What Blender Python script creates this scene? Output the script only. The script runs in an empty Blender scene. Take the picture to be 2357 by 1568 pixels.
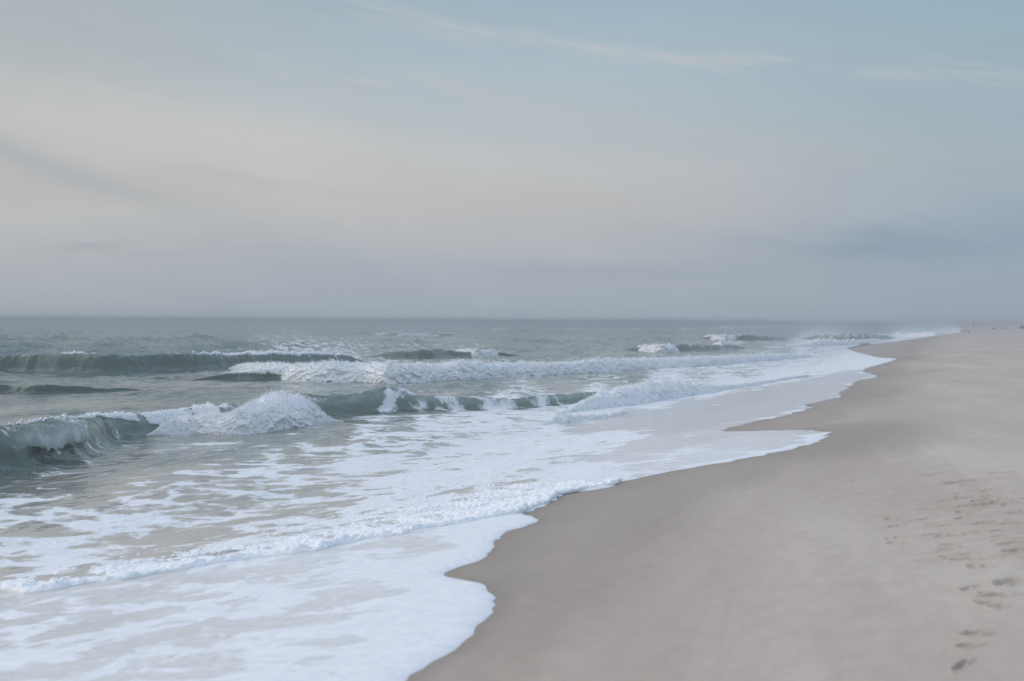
import bpy, math, random
import numpy as np
from mathutils import Matrix, Vector

random.seed(7)
rng = np.random.default_rng(7)
C = bpy.context.scene.collection
SC = bpy.context.scene

# ------------------------------------------------------------------ camera
CAM = np.array([0.0, 0.0, 1.6])
FPX = 50.0 / 36.0 * 2357.0            # focal length in pixels of a 2357 px wide print
PITCH = math.atan(45.3 / FPX)
ROLL = math.radians(0.278)
MROT = Matrix.Rotation(math.radians(90) - PITCH, 3, 'X') @ Matrix.Rotation(ROLL, 3, 'Z')
cd = bpy.data.cameras.new('camera')
cd.lens = 50; cd.sensor_width = 36; cd.clip_start = 0.05; cd.clip_end = 20000
cd.dof.use_dof = True; cd.dof.focus_distance = 34; cd.dof.aperture_fstop = 2.2
cam = bpy.data.objects.new('camera', cd); C.objects.link(cam)
cam.matrix_world = Matrix.Translation(Vector(CAM)) @ MROT.to_4x4()
SC.camera = cam
SC.view_settings.view_transform = 'Standard'; SC.view_settings.look = 'None'
SC.view_settings.exposure = 0.0; SC.view_settings.gamma = 1.0
SC.cycles.use_denoising = True
SC.cycles.volume_bounces = 1; SC.cycles.diffuse_bounces = 6

def lin(r, g, b):
    f = lambda c: (c / 255 / 12.92) if c / 255 <= .04045 else ((c / 255 + .055) / 1.055) ** 2.4
    return (f(r), f(g), f(b), 1.0)

class NT:
    """small helper to write node trees"""
    def __init__(s, nt): s.t = nt; s.n = nt.nodes; s.l = nt.links
    def new(s, typ, **kw):
        n = s.n.new(typ)
        for k, v in kw.items(): setattr(n, k, v)
        return n
    def put(s, sock, v):
        if hasattr(v, 'is_output'): s.l.new(v, sock)
        elif v is not None: sock.default_value = v
    def m(s, op, a, b=None, c=None, clamp=False):
        n = s.new('ShaderNodeMath', operation=op, use_clamp=clamp)
        for i, v in enumerate((a, b, c)):
            if v is not None: s.put(n.inputs[i], v)
        return n.outputs[0]
    def vm(s, op, a, b=None):
        n = s.new('ShaderNodeVectorMath', operation=op)
        s.put(n.inputs[0], a)
        if b is not None: s.put(n.inputs[1], b)
        return n.outputs[0]
    def smooth(s, x, a, b, lo=0.0, hi=1.0):
        n = s.new('ShaderNodeMapRange', interpolation_type='SMOOTHSTEP')
        s.put(n.inputs[0], x); s.put(n.inputs[1], a); s.put(n.inputs[2], b); s.put(n.inputs[3], lo); s.put(n.inputs[4], hi)
        return n.outputs[0]
    def mix(s, f, a, b, blend='MIX'):
        n = s.new('ShaderNodeMix', data_type='RGBA', blend_type=blend)
        s.put(n.inputs[0], f); s.put(n.inputs[6], a); s.put(n.inputs[7], b)
        return n.outputs[2]
    def noise(s, vec, scale, detail=3, rough=.5, dist=0.0, out=0, **kw):
        n = s.new('ShaderNodeTexNoise', **kw)
        s.put(n.inputs['Vector'], vec); n.inputs['Scale'].default_value = scale
        n.inputs['Detail'].default_value = detail; n.inputs['Roughness'].default_value = rough
        n.inputs['Distortion'].default_value = dist
        return n.outputs[out]
    def ramp(s, x, stops):
        n = s.new('ShaderNodeValToRGB'); r = n.color_ramp
        r.elements.remove(r.elements[1])
        st = sorted(stops); r.elements[0].position = st[0][0]; r.elements[0].color = st[0][1]
        for p, c in st[1:]: r.elements.new(p).color = c
        s.put(n.inputs[0], x)
        return n.outputs[0]
    def attr(s, name):
        return s.new('ShaderNodeAttribute', attribute_name=name).outputs['Fac']
    def xyz(s, x, y, z=0.0):
        n = s.new('ShaderNodeCombineXYZ')
        for i, v in enumerate((x, y, z)): s.put(n.inputs[i], v)
        return n.outputs[0]

# ------------------------------------------------------------------ world: evening sky under a thin cloud veil
SUN_EL, SUN_AZ = math.radians(27), math.radians(-80)      # azimuth from the view axis, clockwise
def make_world():
    w = bpy.data.worlds.new('World'); SC.world = w; w.use_nodes = True
    T = NT(w.node_tree); T.n.clear()
    out = T.new('ShaderNodeOutputWorld'); bg = T.new('ShaderNodeBackground')
    T.l.new(bg.outputs[0], out.inputs[0])
    sky = T.new('ShaderNodeTexSky', sky_type='NISHITA', sun_disc=False)
    sky.sun_elevation = SUN_EL; sky.sun_rotation = SUN_AZ
    sky.air_density = 1.4; sky.dust_density = 3.0
    g = T.new('ShaderNodeTexCoord').outputs['Generated']
    sp = T.new('ShaderNodeSeparateXYZ'); T.l.new(g, sp.inputs[0])
    X, Y, Z = sp.outputs
    az = T.m('ARCTAN2', X, Y)                       # 0 straight ahead, + to the right
    el = T.m('ARCSINE', Z)
    # soft warping noise, stretched along the horizon
    p1 = T.xyz(T.m('MULTIPLY', az, 3.0), T.m('ADD', T.m('MULTIPLY', el, 11.0), T.m('MULTIPLY', az, 2.2)), 3.1)
    n1 = T.noise(p1, 1.3, 5, .55)
    n1c = T.m('SUBTRACT', n1, .5)
    elw = T.m('ADD', el, T.m('MULTIPLY', n1c, .05))
    t = T.m('DIVIDE', elw, .5, clamp=True)
    def stops(rows):
        return [((738 - y) / FPX / .5, lin(*c)) for y, c in rows]
    L = T.ramp(t, stops([(725, (165, 174, 182)), (650, (171, 178, 186)), (570, (179, 183, 189)), (500, (187, 189, 191)), (430, (184, 185, 188)), (320, (193, 194, 195)), (150, (177, 185, 189)), (0, (171, 181, 187)), (-700, (190, 208, 234))]))
    M = T.ramp(t, stops([(725, (163, 175, 186)), (650, (169, 178, 189)), (565, (179, 184, 191)), (477, (187, 188, 191)), (380, (189, 192, 195)), (190, (175, 190, 200)), (100, (169, 186, 198)), (0, (159, 181, 197)), (-700, (188, 207, 235))]))
    R = T.ramp(t, stops([(725, (158, 170, 183)), (650, (158, 171, 185)), (524, (155, 172, 188)), (381, (167, 179, 189)), (238, (159, 179, 191)), (0, (152, 177, 192)), (-700, (185, 206, 235))]))
    wr = T.smooth(az, .02, .36); wl = T.smooth(az, -.02, -.33)
    col = T.mix(wl, T.mix(wr, M, R), L)
    fine = T.noise(T.xyz(T.m('MULTIPLY', az, 7.0), T.m('ADD', T.m('MULTIPLY', el, 46.0), T.m('MULTIPLY', az, 9.0)), 1.7), 1.6, 6, .62)
    finec = T.m('SUBTRACT', fine, .5)
    mid0 = T.m('SUBTRACT', T.noise(T.xyz(T.m('MULTIPLY', az, 16.0), T.m('ADD', T.m('MULTIPLY', el, 60.0), T.m('MULTIPLY', az, 7.0)), 2.3), 1.0, 4, .6), .5)
    def blob(px, py, sx, sy, slope=0.0, warp=.012):
        a0 = math.atan((px - 1178) / FPX); e0 = (738 - py) / FPX
        da = T.m('SUBTRACT', az, a0)
        de = T.m('SUBTRACT', T.m('ADD', el, T.m('MULTIPLY', n1c, warp * 2)), e0)
        de = T.m('ADD', de, T.m('MULTIPLY', da, slope))
        q = T.m('ADD', T.m('POWER', T.m('ABSOLUTE', T.m('DIVIDE', da, sx / FPX)), 2.0), T.m('POWER', T.m('ABSOLUTE', T.m('DIVIDE', de, sy / FPX)), 2.0))
        return T.m('EXPONENT', T.m('MULTIPLY', q, -1.0))
    def streak(pts, w, noise_lo=.42, noise_hi=.7, warp=.010):
        fc = T.new('ShaderNodeFloatCurve'); cu = fc.mapping.curves[0]
        xs = [((math.atan((p[0] - 1178) / FPX)) + .5) for p in pts]; ys = [(738 - p[1]) / FPX / .3 for p in pts]
        cu.points[0].location = (0, ys[0]); cu.points[1].location = (1, ys[-1])
        for x, y in zip(xs, ys): cu.points.new(x, y)
        fc.mapping.update()
        T.put(fc.inputs['Value'], T.m('ADD', az, .5))
        e0 = T.m('MULTIPLY', fc.outputs[0], .3)
        de = T.m('SUBTRACT', T.m('ADD', el, T.m('MULTIPLY', finec, warp)), e0)
        q = T.m('POWER', T.m('ABSOLUTE', T.m('DIVIDE', de, w / FPX)), 2.0)
        band = T.m('EXPONENT', T.m('MULTIPLY', q, -1.0))
        lo, hi = xs[0] - .5, xs[-1] - .5
        band = T.m('MULTIPLY', band, T.smooth(az, lo - .02, lo + .05)); band = T.m('MULTIPLY', band, T.smooth(az, hi + .03, hi - .05))
        return T.m('MULTIPLY', band, T.smooth(fine, noise_lo, noise_hi))
    def over(c, f, k, rgb):
        return T.mix(T.m('MULTIPLY', f, k, clamp=True), c, lin(*rgb))
    col = over(col, blob(430, 345, 470, 85, .06), .85, (197, 197, 195))
    col = over(col, blob(650, 320, 300, 45, .12), .45, (198, 198, 196))
    col = over(col, blob(1100, 430, 500, 60, .08), .3, (190, 190, 189))
    col = over(col, blob(60, 395, 330, 26, .30), .6, (170, 174, 180))
    col = over(col, blob(560, 415, 180, 16, .10), .25, (176, 180, 184))
    col = over(col, streak([(700, 40), (900, 48), (1100, 78), (1350, 104), (1600, 138), (1850, 160), (2150, 186), (2357, 212)], 34, .38, .78), .22, (188, 191, 195))
    wisp = T.smooth(T.m('ADD', fine, T.m('MULTIPLY', mid0, .5)), .34, .66)
    for px, py, sx, sy, sl, k in ((840, 42, 90, 13, .05, .6), (1070, 68, 130, 16, .10, .75), (1290, 98, 190, 13, .12, .8), (1560, 128, 110, 8, .14, .45), (1740, 150, 160, 13, .04, .7), (2060, 180, 120, 8, .02, .4), (2260, 188, 110, 15, .22, .7), (450, 4, 120, 9, .0, .5)):
        col = over(col, T.m('MULTIPLY', blob(px, py + 10, sx, sy * 1.7, sl, .006), wisp), k * .8, (195, 196, 198))
    col = over(col, streak([(560, 150), (680, 180), (790, 202), (950, 190), (1100, 225), (1300, 275), (1420, 300)], 22, .36, .64), .6, (190, 194, 197))
    col = over(col, streak([(330, 10), (480, 15), (620, 20)], 14, .3, .6), .6, (188, 194, 196))
    col = over(col, blob(2080, 555, 330, 40, .02, .03), .55, (139, 156, 177))
    col = over(col, blob(1980, 530, 90, 18, .0, .05), .35, (139, 156, 177))
    col = over(col, blob(1500, 620, 420, 22, .0, .02), .4, (152, 165, 180))
    col = over(col, blob(205, 570, 75, 9, .0, .02), .5, (158, 165, 174))
    col = over(col, blob(350, 588, 100, 6, .0, .02), .25, (160, 167, 176))
    col = over(col, blob(640, 592, 90, 5, .0, .02), .25, (158, 166, 176))
    # general unevenness of the veil
    mid = T.m('SUBTRACT', T.noise(T.xyz(T.m('MULTIPLY', az, 10.0), T.m('ADD', T.m('MULTIPLY', el, 34.0), T.m('MULTIPLY', az, 5.0)), 8.3), 1.0, 4, .6), .5)
    lum = T.m('ADD', 1.0, T.m('ADD', T.m('MULTIPLY', n1c, .09), T.m('ADD', T.m('MULTIPLY', finec, .06), T.m('MULTIPLY', mid, .07))))
    col = T.mix(1.0, col, T.xyz(lum, lum, lum), 'MULTIPLY')
    nis = T.mix(1.0, sky.outputs[0], (.10, .10, .10, 1), 'MULTIPLY')
    col = T.mix(.06, col, nis)
    T.l.new(col, bg.inputs['Color']); bg.inputs['Strength'].default_value = 1.0
make_world()

# ------------------------------------------------------------------ sun (low, behind a veil: very soft)
sl = bpy.data.lights.new('sun', 'SUN'); sl.energy = 1.8; sl.angle = math.radians(85); sl.color = (1.0, .88, .78)
sun = bpy.data.objects.new('sun', sl); C.objects.link(sun)
sd = Vector((math.sin(SUN_AZ) * math.cos(SUN_EL), math.cos(SUN_AZ) * math.cos(SUN_EL), math.sin(SUN_EL)))
sun.rotation_euler = sd.to_track_quat('Z', 'Y').to_euler(); sun.location = (-10, -10, 12)

# ------------------------------------------------------------------ place geometry: shore frame
PHI = math.radians(17.3)
SV = np.array([math.sin(PHI), math.cos(PHI)])      # along the shore, away from the camera
NV = np.array([math.cos(PHI), -math.sin(PHI)])     # landward
Z_SEA = -1.0
def uv(x, y): return x * NV[0] + y * NV[1], x * SV[0] + y * SV[1]
_uk = np.array([-400, -60, -20, -10, -7, -5, -3.5, -2, 0, 2, 4, 7, 11, 16, 22, 30, 5000])
_zk = np.array([-6, -4, -2.1, -1.12, -.79, -.57, -.40, -.235, -.02, .15, .28, .45, .64, .82, .95, 1.0, 1.0])
_ut = np.linspace(-60, 60, 2401); _zt = np.interp(_ut, _uk, _zk)
_g = np.exp(-np.linspace(-3, 3, 41) ** 2 / 2); _g /= _g.sum()
_zt = np.convolve(np.pad(_zt, 20, mode='edge'), _g, 'valid')
def sand_z(u): return np.where(u > 60, 1.0, np.interp(u, _ut, _zt))
def water_z(u):
    a = sand_z(u); k = .06
    m = np.maximum(a, Z_SEA); return m + k * np.exp(-np.abs(a - Z_SEA) / k * .9) * .35
R3 = np.array(MROT)
def rays(px, py):
    d = np.stack([(np.asarray(px, float) - 1178.5) / FPX, -(np.asarray(py, float) - 784) / FPX, -np.ones(np.shape(px))], -1)
    return d @ R3.T
def unproject(px, py, surf=water_z):
    d = rays(px, py)
    lo = np.full(d.shape[:-1], 1.0); hi = np.full(d.shape[:-1], 4000.0)
    for _ in range(60):
        mid = np.sqrt(lo * hi); P = CAM + d * mid[..., None]
        below = P[..., 2] < surf(uv(P[..., 0], P[..., 1])[0])
        hi = np.where(below, mid, hi); lo = np.where(below, lo, mid)
    P = CAM + d * hi[..., None]
    return P
def project(P):
    q = (np.asarray(P) - CAM) @ R3
    z = np.minimum(q[..., 2], -1e-3)
    return 1178.5 + FPX * q[..., 0] / -z, 784 - FPX * q[..., 1] / -z

# ------------------------------------------------------------------ numpy noise
_perm = np.random.default_rng(11).permutation(256); _perm = np.concatenate([_perm, _perm, _perm])
_ga = np.random.default_rng(5).uniform(0, 2 * np.pi, 256); _gx, _gy = np.cos(_ga), np.sin(_ga)
def perlin(x, y, seed=0):
    xi = np.floor(x).astype(np.int64); yi = np.floor(y).astype(np.int64); xf = x - xi; yf = y - yi
    xi = (xi + seed * 37) & 255; yi = (yi + seed * 91) & 255
    u = xf * xf * xf * (xf * (xf * 6 - 15) + 10); v = yf * yf * yf * (yf * (yf * 6 - 15) + 10)
    def gd(ix, iy, dx, dy):
        h = _perm[_perm[ix & 255] + (iy & 255)]
        return _gx[h] * dx + _gy[h] * dy
    a = gd(xi, yi, xf, yf); b = gd(xi + 1, yi, xf - 1, yf); c = gd(xi, yi + 1, xf, yf - 1); d = gd(xi + 1, yi + 1, xf - 1, yf - 1)
    return ((a + (b - a) * u) + ((c + (d - c) * u) - (a + (b - a) * u)) * v) * 1.5
def fbm(x, y, o=4, g=.5, seed=0):
    s = 0; a = 1.0; f = 1.0
    for i in range(o): s = s + a * perlin(x * f, y * f, seed + i * 3); a *= g; f *= 2.03
    return s
def billow(x, y, o=4, g=.5, seed=0):
    s = 0; a = 1.0; f = 1.0
    for i in range(o): s = s + a * (2.4 * np.abs(perlin(x * f, y * f, seed + i * 5)) - .25); a *= g; f *= 2.1
    return s
def sstep(x, a, b):
    t = np.clip((x - a) / (b - a), 0, 1); return t * t * (3 - 2 * t)
def crom_even(P, n):
    """the same with every control point an equal step apart"""
    P = np.asarray(P, float); k = len(P); x = np.linspace(0, k - 1, n); i = np.clip(x.astype(int), 0, k - 2); t = (x - i)[:, None]
    g = lambda j: P[np.clip(j, 0, k - 1)]
    a, b, c, d = g(i - 1), g(i), g(i + 1), g(i + 2)
    return .5 * (2 * b + (c - a) * t + (2 * a - 5 * b + 4 * c - d) * t ** 2 + (3 * b - 3 * c + d - a) * t ** 3)
def crom(P, n):
    """Catmull-Rom through points P (k,d), n samples, chord-length spaced"""
    P = np.asarray(P, float); k = len(P)
    L = np.concatenate([[0], np.cumsum(np.maximum(np.linalg.norm(np.diff(P[:, :2], axis=0), axis=1), 1e-6))])
    s = np.linspace(0, L[-1], n); i = np.clip(np.searchsorted(L, s, 'right') - 1, 0, k - 2)
    t = ((s - L[i]) / (L[i + 1] - L[i]))[:, None]
    def tang(j):
        jm = np.clip(j - 1, 0, k - 1); jp = np.clip(j + 1, 0, k - 1)
        return (P[jp] - P[jm]) / np.maximum(L[jp] - L[jm], 1e-9)[:, None]
    h = (L[i + 1] - L[i])[:, None]
    return (2*t**3 - 3*t**2 + 1) * P[i] + (t**3 - 2*t**2 + t) * h * tang(i) + (-2*t**3 + 3*t**2) * P[i + 1] + (t**3 - t**2) * h * tang(i + 1)

# ------------------------------------------------------------------ mesh helpers
def mesh_from(name, V, F, mat, attrs=None, smooth=True):
    V = np.ascontiguousarray(V, np.float32); F = np.ascontiguousarray(F, np.int32)
    me = bpy.data.meshes.new(name); k = F.shape[1]
    me.vertices.add(len(V)); me.vertices.foreach_set('co', V.ravel())
    me.loops.add(F.size); me.loops.foreach_set('vertex_index', F.ravel())
    me.polygons.add(len(F)); me.polygons.foreach_set('loop_start', np.arange(0, F.size, k, dtype=np.int32))
    me.polygons.foreach_set('loop_total', np.full(len(F), k, np.int32))
    me.polygons.foreach_set('use_smooth', np.full(len(F), smooth))
    for an, av in (attrs or {}).items():
        a = me.attributes.new(an, 'FLOAT', 'POINT'); a.data.foreach_set('value', np.ascontiguousarray(av, np.float32).ravel())
    me.update(calc_edges=True); me.materials.append(mat)
    return me
def grid_faces(nr, nc, keep=None):
    i = np.arange(nr * nc).reshape(nr, nc)
    q = np.stack([i[:-1, :-1], i[:-1, 1:], i[1:, 1:], i[1:, :-1]], -1)
    return q[keep] if keep is not None else q.reshape(-1, 4)
def compact(V, F, attrs):
    used = np.zeros(len(V), bool); used[F.ravel()] = True
    idx = np.cumsum(used) - 1
    return V[used], idx[F], {k: v[used] for k, v in attrs.items()}
def link(name, me, parent=None, **props):
    o = bpy.data.objects.new(name, me); C.objects.link(o)
    if parent is not None: o.parent = parent
    for k, v in props.items(): o[k] = v
    return o
def thing(name, loc, label, category, group=None):
    o = link(name, None, label=label, category=category); o.location = loc
    if group: o['group'] = group
    return o
def child(name, parent, V, F, mat, attrs=None, smooth=True, **props):
    """mesh given in world coordinates, stored relative to its parent"""
    V = np.asarray(V) - np.array(parent.location)
    return link(name, mesh_from(name, V, F, mat, attrs, smooth), parent, **props)

# ------------------------------------------------------------------ materials
def new_mat(name):
    m = bpy.data.materials.new(name); m.use_nodes = True
    T = NT(m.node_tree); T.n.clear()
    return m, T
def mat_foam():
    m, T = new_mat('foam')
    out = T.new('ShaderNodeOutputMaterial'); pb = T.new('ShaderNodeBsdfPrincipled'); T.l.new(pb.outputs[0], out.inputs[0])
    pos = T.new('ShaderNodeNewGeometry').outputs['Position']
    n = T.noise(pos, 9.0, 5, .65)
    c = T.mix(T.smooth(n, .25, .75), (.88, .90, .91, 1), (.95, .955, .96, 1))
    T.l.new(c, pb.inputs['Base Color']); pb.inputs['Roughness'].default_value = .75
    pb.inputs['Specular IOR Level'].default_value = .2
    pass
    b = T.new('ShaderNodeBump'); b.inputs['Strength'].default_value = .4; b.inputs['Distance'].default_value = .02
    T.l.new(T.noise(pos, 22.0, 6, .7), b.inputs['Height']); T.l.new(b.outputs[0], pb.inputs['Normal'])
    return m
def mat_water():
    """water with floating foam; attributes: foam (cover), veil (milky film), turb (sand in the water), aer (air, and light through thin water painted as colour)"""
    m, T = new_mat('sea_water')
    out = T.new('ShaderNodeOutputMaterial')
    pos = T.new('ShaderNodeNewGeometry').outputs['Position']
    sp = T.new('ShaderNodeSeparateXYZ'); T.l.new(pos, sp.inputs[0])
    u = T.m('ADD', T.m('MULTIPLY', sp.outputs[0], float(NV[0])), T.m('MULTIPLY', sp.outputs[1], float(NV[1])))
    v = T.m('ADD', T.m('MULTIPLY', sp.outputs[0], float(SV[0])), T.m('MULTIPLY', sp.outputs[1], float(SV[1])))
    foam, veil, turb, air_light = T.attr('foam'), T.attr('veil'), T.attr('turb'), T.attr('air_light')
    calm = T.attr('calm')
    # --- water body
    base = T.mix(turb, (.056, .104, .078, 1), (.57, .50, .41, 1))
    base = T.mix(air_light, base, (.28, .35, .30, 1))  # paler base: trapped air, plus painted light through the thin lip
    w = T.new('ShaderNodeBsdfPrincipled')
    T.l.new(base, w.inputs['Base Color']); w.inputs['Roughness'].default_value = .10; w.inputs['IOR'].default_value = 1.333
    suv = T.xyz(u, T.m('MULTIPLY', v, .55), sp.outputs[2])
    h1 = T.noise(suv, 1.1, 4, .55, .4)
    h2 = T.noise(suv, 5.5, 3, .5, .3)
    far = T.noise(T.xyz(T.m('MULTIPLY', u, .16), T.m('MULTIPLY', v, .06)), 1.0, 5, .6)
    patch = T.smooth(T.noise(T.xyz(T.m('MULTIPLY', u, .30), T.m('MULTIPLY', v, .13), 4.0), 1.0, 4, .6), .46, .66)
    deep = T.smooth(u, -8.0, -13.0)
    h3 = T.m('MULTIPLY', T.m('MULTIPLY', T.noise(suv, 3.4, 3, .55, .6), T.m('MULTIPLY', patch, deep)), .34)
    hh = T.m('ADD', T.m('ADD', h3, T.m('MULTIPLY', h1, T.m('ADD', .04, T.m('MULTIPLY', T.m('MULTIPLY', patch, deep), .75)))), T.m('ADD', T.m('MULTIPLY', h2, .03), T.m('MULTIPLY', T.m('MULTIPLY', far, T.smooth(u, -22.0, -70.0)), 4.0)))
    bw = T.new('ShaderNodeBump'); bw.inputs['Distance'].default_value = 1.0
    T.l.new(T.smooth(calm, 0.5, .9, .40, .06), bw.inputs['Strength'])
    T.l.new(hh, bw.inputs['Height']); T.l.new(bw.outputs[0], w.inputs['Normal'])
    # --- foam pattern: warped holes and threads
    warp = T.noise(pos, .9, 3, .5, out=1)
    p2 = T.vm('ADD', pos, T.vm('MULTIPLY', T.vm('SUBTRACT', warp, (.5, .5, .5)), (.9, .9, .9)))
    big = T.noise(p2, .75, 4, .55)
    vo = T.new('ShaderNodeTexVoronoi', feature='SMOOTH_F1'); T.put(vo.inputs['Vector'], p2); vo.inputs['Scale'].default_value = 2.1
    vo.inputs['Smoothness'].default_value = .5
    vo2 = T.new('ShaderNodeTexVoronoi', feature='F1'); T.put(vo2.inputs['Vector'], p2); vo2.inputs['Scale'].default_value = 6.0
    fine = T.noise(p2, 9.0, 4, .6)
    pat = T.m('ADD', T.m('MULTIPLY', vo.outputs['Distance'], .85), T.m('ADD', T.m('MULTIPLY', vo2.outputs['Distance'], .22), T.m('MULTIPLY', T.m('SUBTRACT', big, .5), 1.5)))
    pat = T.m('ADD', pat, T.m('MULTIPLY', T.m('SUBTRACT', fine, .5), .45))       # about 0..1.1
    thr = T.m('SUBTRACT', 1.02, T.m('MULTIPLY', foam, 1.08))
    wd = T.m('ADD', .06, T.m('MULTIPLY', calm, .22))
    f = T.smooth(pat, T.m('SUBTRACT', thr, wd), T.m('ADD', thr, wd))
    f = T.m('MULTIPLY', f, T.smooth(foam, 0.0, .06))
    vv = T.m('MULTIPLY', veil, T.smooth(T.m('ADD', T.m('MULTIPLY', big, .6), T.m('MULTIPLY', fine, .4)), .2, .72, .55, 1.0))
    f = T.m('MAXIMUM', f, vv)
    pv = T.new('ShaderNodeTexVoronoi', feature='F1'); T.put(pv.inputs['Vector'], p2); pv.inputs['Scale'].default_value = 19.0
    pore = T.smooth(T.m('ADD', pv.outputs['Distance'], T.m('MULTIPLY', T.m('SUBTRACT', big, .5), .9)), .10, .42, .45, 1.0)
    f = T.m('MULTIPLY', f, T.mix(T.m('MAXIMUM', T.smooth(foam, .75, 1.0), T.smooth(calm, .4, .65)), T.xyz(pore, pore, pore), (1, 1, 1, 1)))
    fd = T.new('ShaderNodeBsdfPrincipled')
    fc = T.mix(T.smooth(fine, .3, .7), (.76, .79, .81, 1), (.87, .88, .89, 1))
    T.l.new(fc, fd.inputs['Base Color']); fd.inputs['Roughness'].default_value = .6; fd.inputs['Specular IOR Level'].default_value = .25
    bf = T.new('ShaderNodeBump'); bf.inputs['Strength'].default_value = .45; bf.inputs['Distance'].default_value = .03
    T.l.new(T.m('ADD', T.m('MULTIPLY', f, .8), T.m('MULTIPLY', T.noise(pos, 14, 4, .6), .5)), bf.inputs['Height'])
    T.l.new(bf.outputs[0], fd.inputs['Normal'])
    mx = T.new('ShaderNodeMixShader'); T.l.new(f, mx.inputs[0]); T.l.new(w.outputs[0], mx.inputs[1]); T.l.new(fd.outputs[0], mx.inputs[2])
    T.l.new(mx.outputs[0], out.inputs[0])
    return m
def mat_sand():
    m, T = new_mat('sand')
    out = T.new('ShaderNodeOutputMaterial'); pb = T.new('ShaderNodeBsdfPrincipled'); T.l.new(pb.outputs[0], out.inputs[0])
    pos = T.new('ShaderNodeNewGeometry').outputs['Position']
    sp = T.new('ShaderNodeSeparateXYZ'); T.l.new(pos, sp.inputs[0])
    u = T.m('ADD', T.m('MULTIPLY', sp.outputs[0], float(NV[0])), T.m('MULTIPLY', sp.outputs[1], float(NV[1])))
    v = T.m('ADD', T.m('MULTIPLY', sp.outputs[0], float(SV[0])), T.m('MULTIPLY', sp.outputs[1], float(SV[1])))
    wet, disturbed = T.attr('wet'), T.attr('stir')
    grain = T.noise(pos, 260, 3, .7)
    mott = T.noise(T.xyz(T.m('ADD', u, T.m('MULTIPLY', v, .18)), T.m('MULTIPLY', v, .16)), .55, 5, .55)
    broad = T.noise(pos, .16, 3, .5)
    dry = T.mix(T.smooth(mott, .34, .66), (.492, .424, .356, 1), (.588, .512, .436, 1))
    dry = T.mix(T.m('MULTIPLY', T.smooth(broad, .35, .65), .35), dry, (.48, .415, .348, 1))
    ln = T.m('ABSOLUTE', T.m('SUBTRACT', T.noise(T.xyz(T.m('ADD', u, T.m('MULTIPLY', v, .10)), T.m('MULTIPLY', v, .10), 5.0), .9, 3, .5, .5), .5))
    dry = T.mix(T.m('MULTIPLY', T.smooth(ln, .05, .0), .14), dry, (.40, .335, .272, 1))
    cm = T.smooth(T.noise(T.xyz(u, T.m('MULTIPLY', v, .5), 2.0), 6.5, 5, .65), .3, .7, .945, 1.05)
    dry = T.mix(1.0, dry, T.xyz(cm, cm, cm), 'MULTIPLY')
    c = T.mix(T.m('MULTIPLY', wet, .85), dry, (.262, .212, .164, 1))
    c = T.mix(T.m('MULTIPLY', disturbed, .5), c, (.43, .355, .275, 1))
    speck = T.noise(pos, 55, 4, .75)
    gl = T.m('MULTIPLY', T.smooth(grain, .2, .8, .84, 1.14), T.smooth(speck, .25, .75, .90, 1.09))
    c = T.mix(1.0, c, T.xyz(gl, gl, gl), 'MULTIPLY')
    T.l.new(c, pb.inputs['Base Color'])
    T.l.new(T.smooth(wet, 0, 1, .92, .62), pb.inputs['Roughness'])
    T.l.new(T.smooth(wet, 0, 1, .12, .3), pb.inputs['Specular IOR Level'])
    b = T.new('ShaderNodeBump'); b.inputs['Strength'].default_value = .25; b.inputs['Distance'].default_value = .01
    T.l.new(T.m('ADD', T.m('MULTIPLY', grain, .35), T.noise(pos, 12, 5, .6)), b.inputs['Height'])
    T.l.new(b.outputs[0], pb.inputs['Normal'])
    return m
def mat_plain(name, rgb, rough=.8, var=.25, scale=20):
    m, T = new_mat(name)
    out = T.new('ShaderNodeOutputMaterial'); pb = T.new('ShaderNodeBsdfPrincipled'); T.l.new(pb.outputs[0], out.inputs[0])
    pos = T.new('ShaderNodeTexCoord').outputs['Object']
    g = T.smooth(T.noise(pos, scale, 4, .6), .25, .75, 1 - var, 1 + var)
    T.l.new(T.mix(1.0, (*rgb, 1), T.xyz(g, g, g), 'MULTIPLY'), pb.inputs['Base Color']); pb.inputs['Roughness'].default_value = rough
    return m
FOAM, WATER, SAND = mat_foam(), mat_water(), mat_sand()

# ------------------------------------------------------------------ edge of the swash on the sand (from the photo, laid on the beach)
EDGE = [(640, 1720), (800, 1640), (905, 1590), (950, 1552), (1000, 1520), (1045, 1492), (1082, 1468), (1105, 1436), (1128, 1416), (1131, 1396), (1141, 1373), (1126, 1352),
        (1116, 1340), (1090, 1334), (1050, 1331), (1012, 1328), (1038, 1309), (1100, 1291), (1127, 1281), (1123, 1268), (1146, 1251), (1139, 1241), (1170, 1221), (1210, 1207), (1248, 1196), (1228, 1189), (1198, 1186),
        (1226, 1172), (1271, 1156), (1268, 1146), (1300, 1135), (1350, 1127), (1400, 1120), (1441, 1109), (1432, 1105), (1490, 1095), (1550, 1083), (1650, 1066), (1750, 1048), (1850, 1026), (1885, 1014), (1908, 999),
        (1903, 992), (1880, 989), (1800, 990), (1720, 992), (1652, 994), (1690, 982), (1740, 969), (1800, 958), (1850, 944), (1871, 937), (1852, 932), (1890, 924), (1934, 914), (1938, 908), (1931, 903), (1948, 895), (1961, 885),
        (1975, 876), (2021, 867), (2005, 860), (1984, 856), (1990, 848), (2050, 832), (2065, 826), (2040, 824), (2019, 823), (1995, 816), (1972, 811), (1945, 804), (1976, 795), (2062, 786), (2120, 778), (2179, 770), (2218, 764.5)]
E3 = unproject([p[0] for p in EDGE], [p[1] for p in EDGE], lambda u: sand_z(u) + .01)
EP = E3[:, :2]
_f = EP[-1]; far_pts = [_f + SV * d + NV * w for d, w in ((60, -.5), (150, .8), (300, -.6), (700, 0), (4200, 0))]
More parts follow.
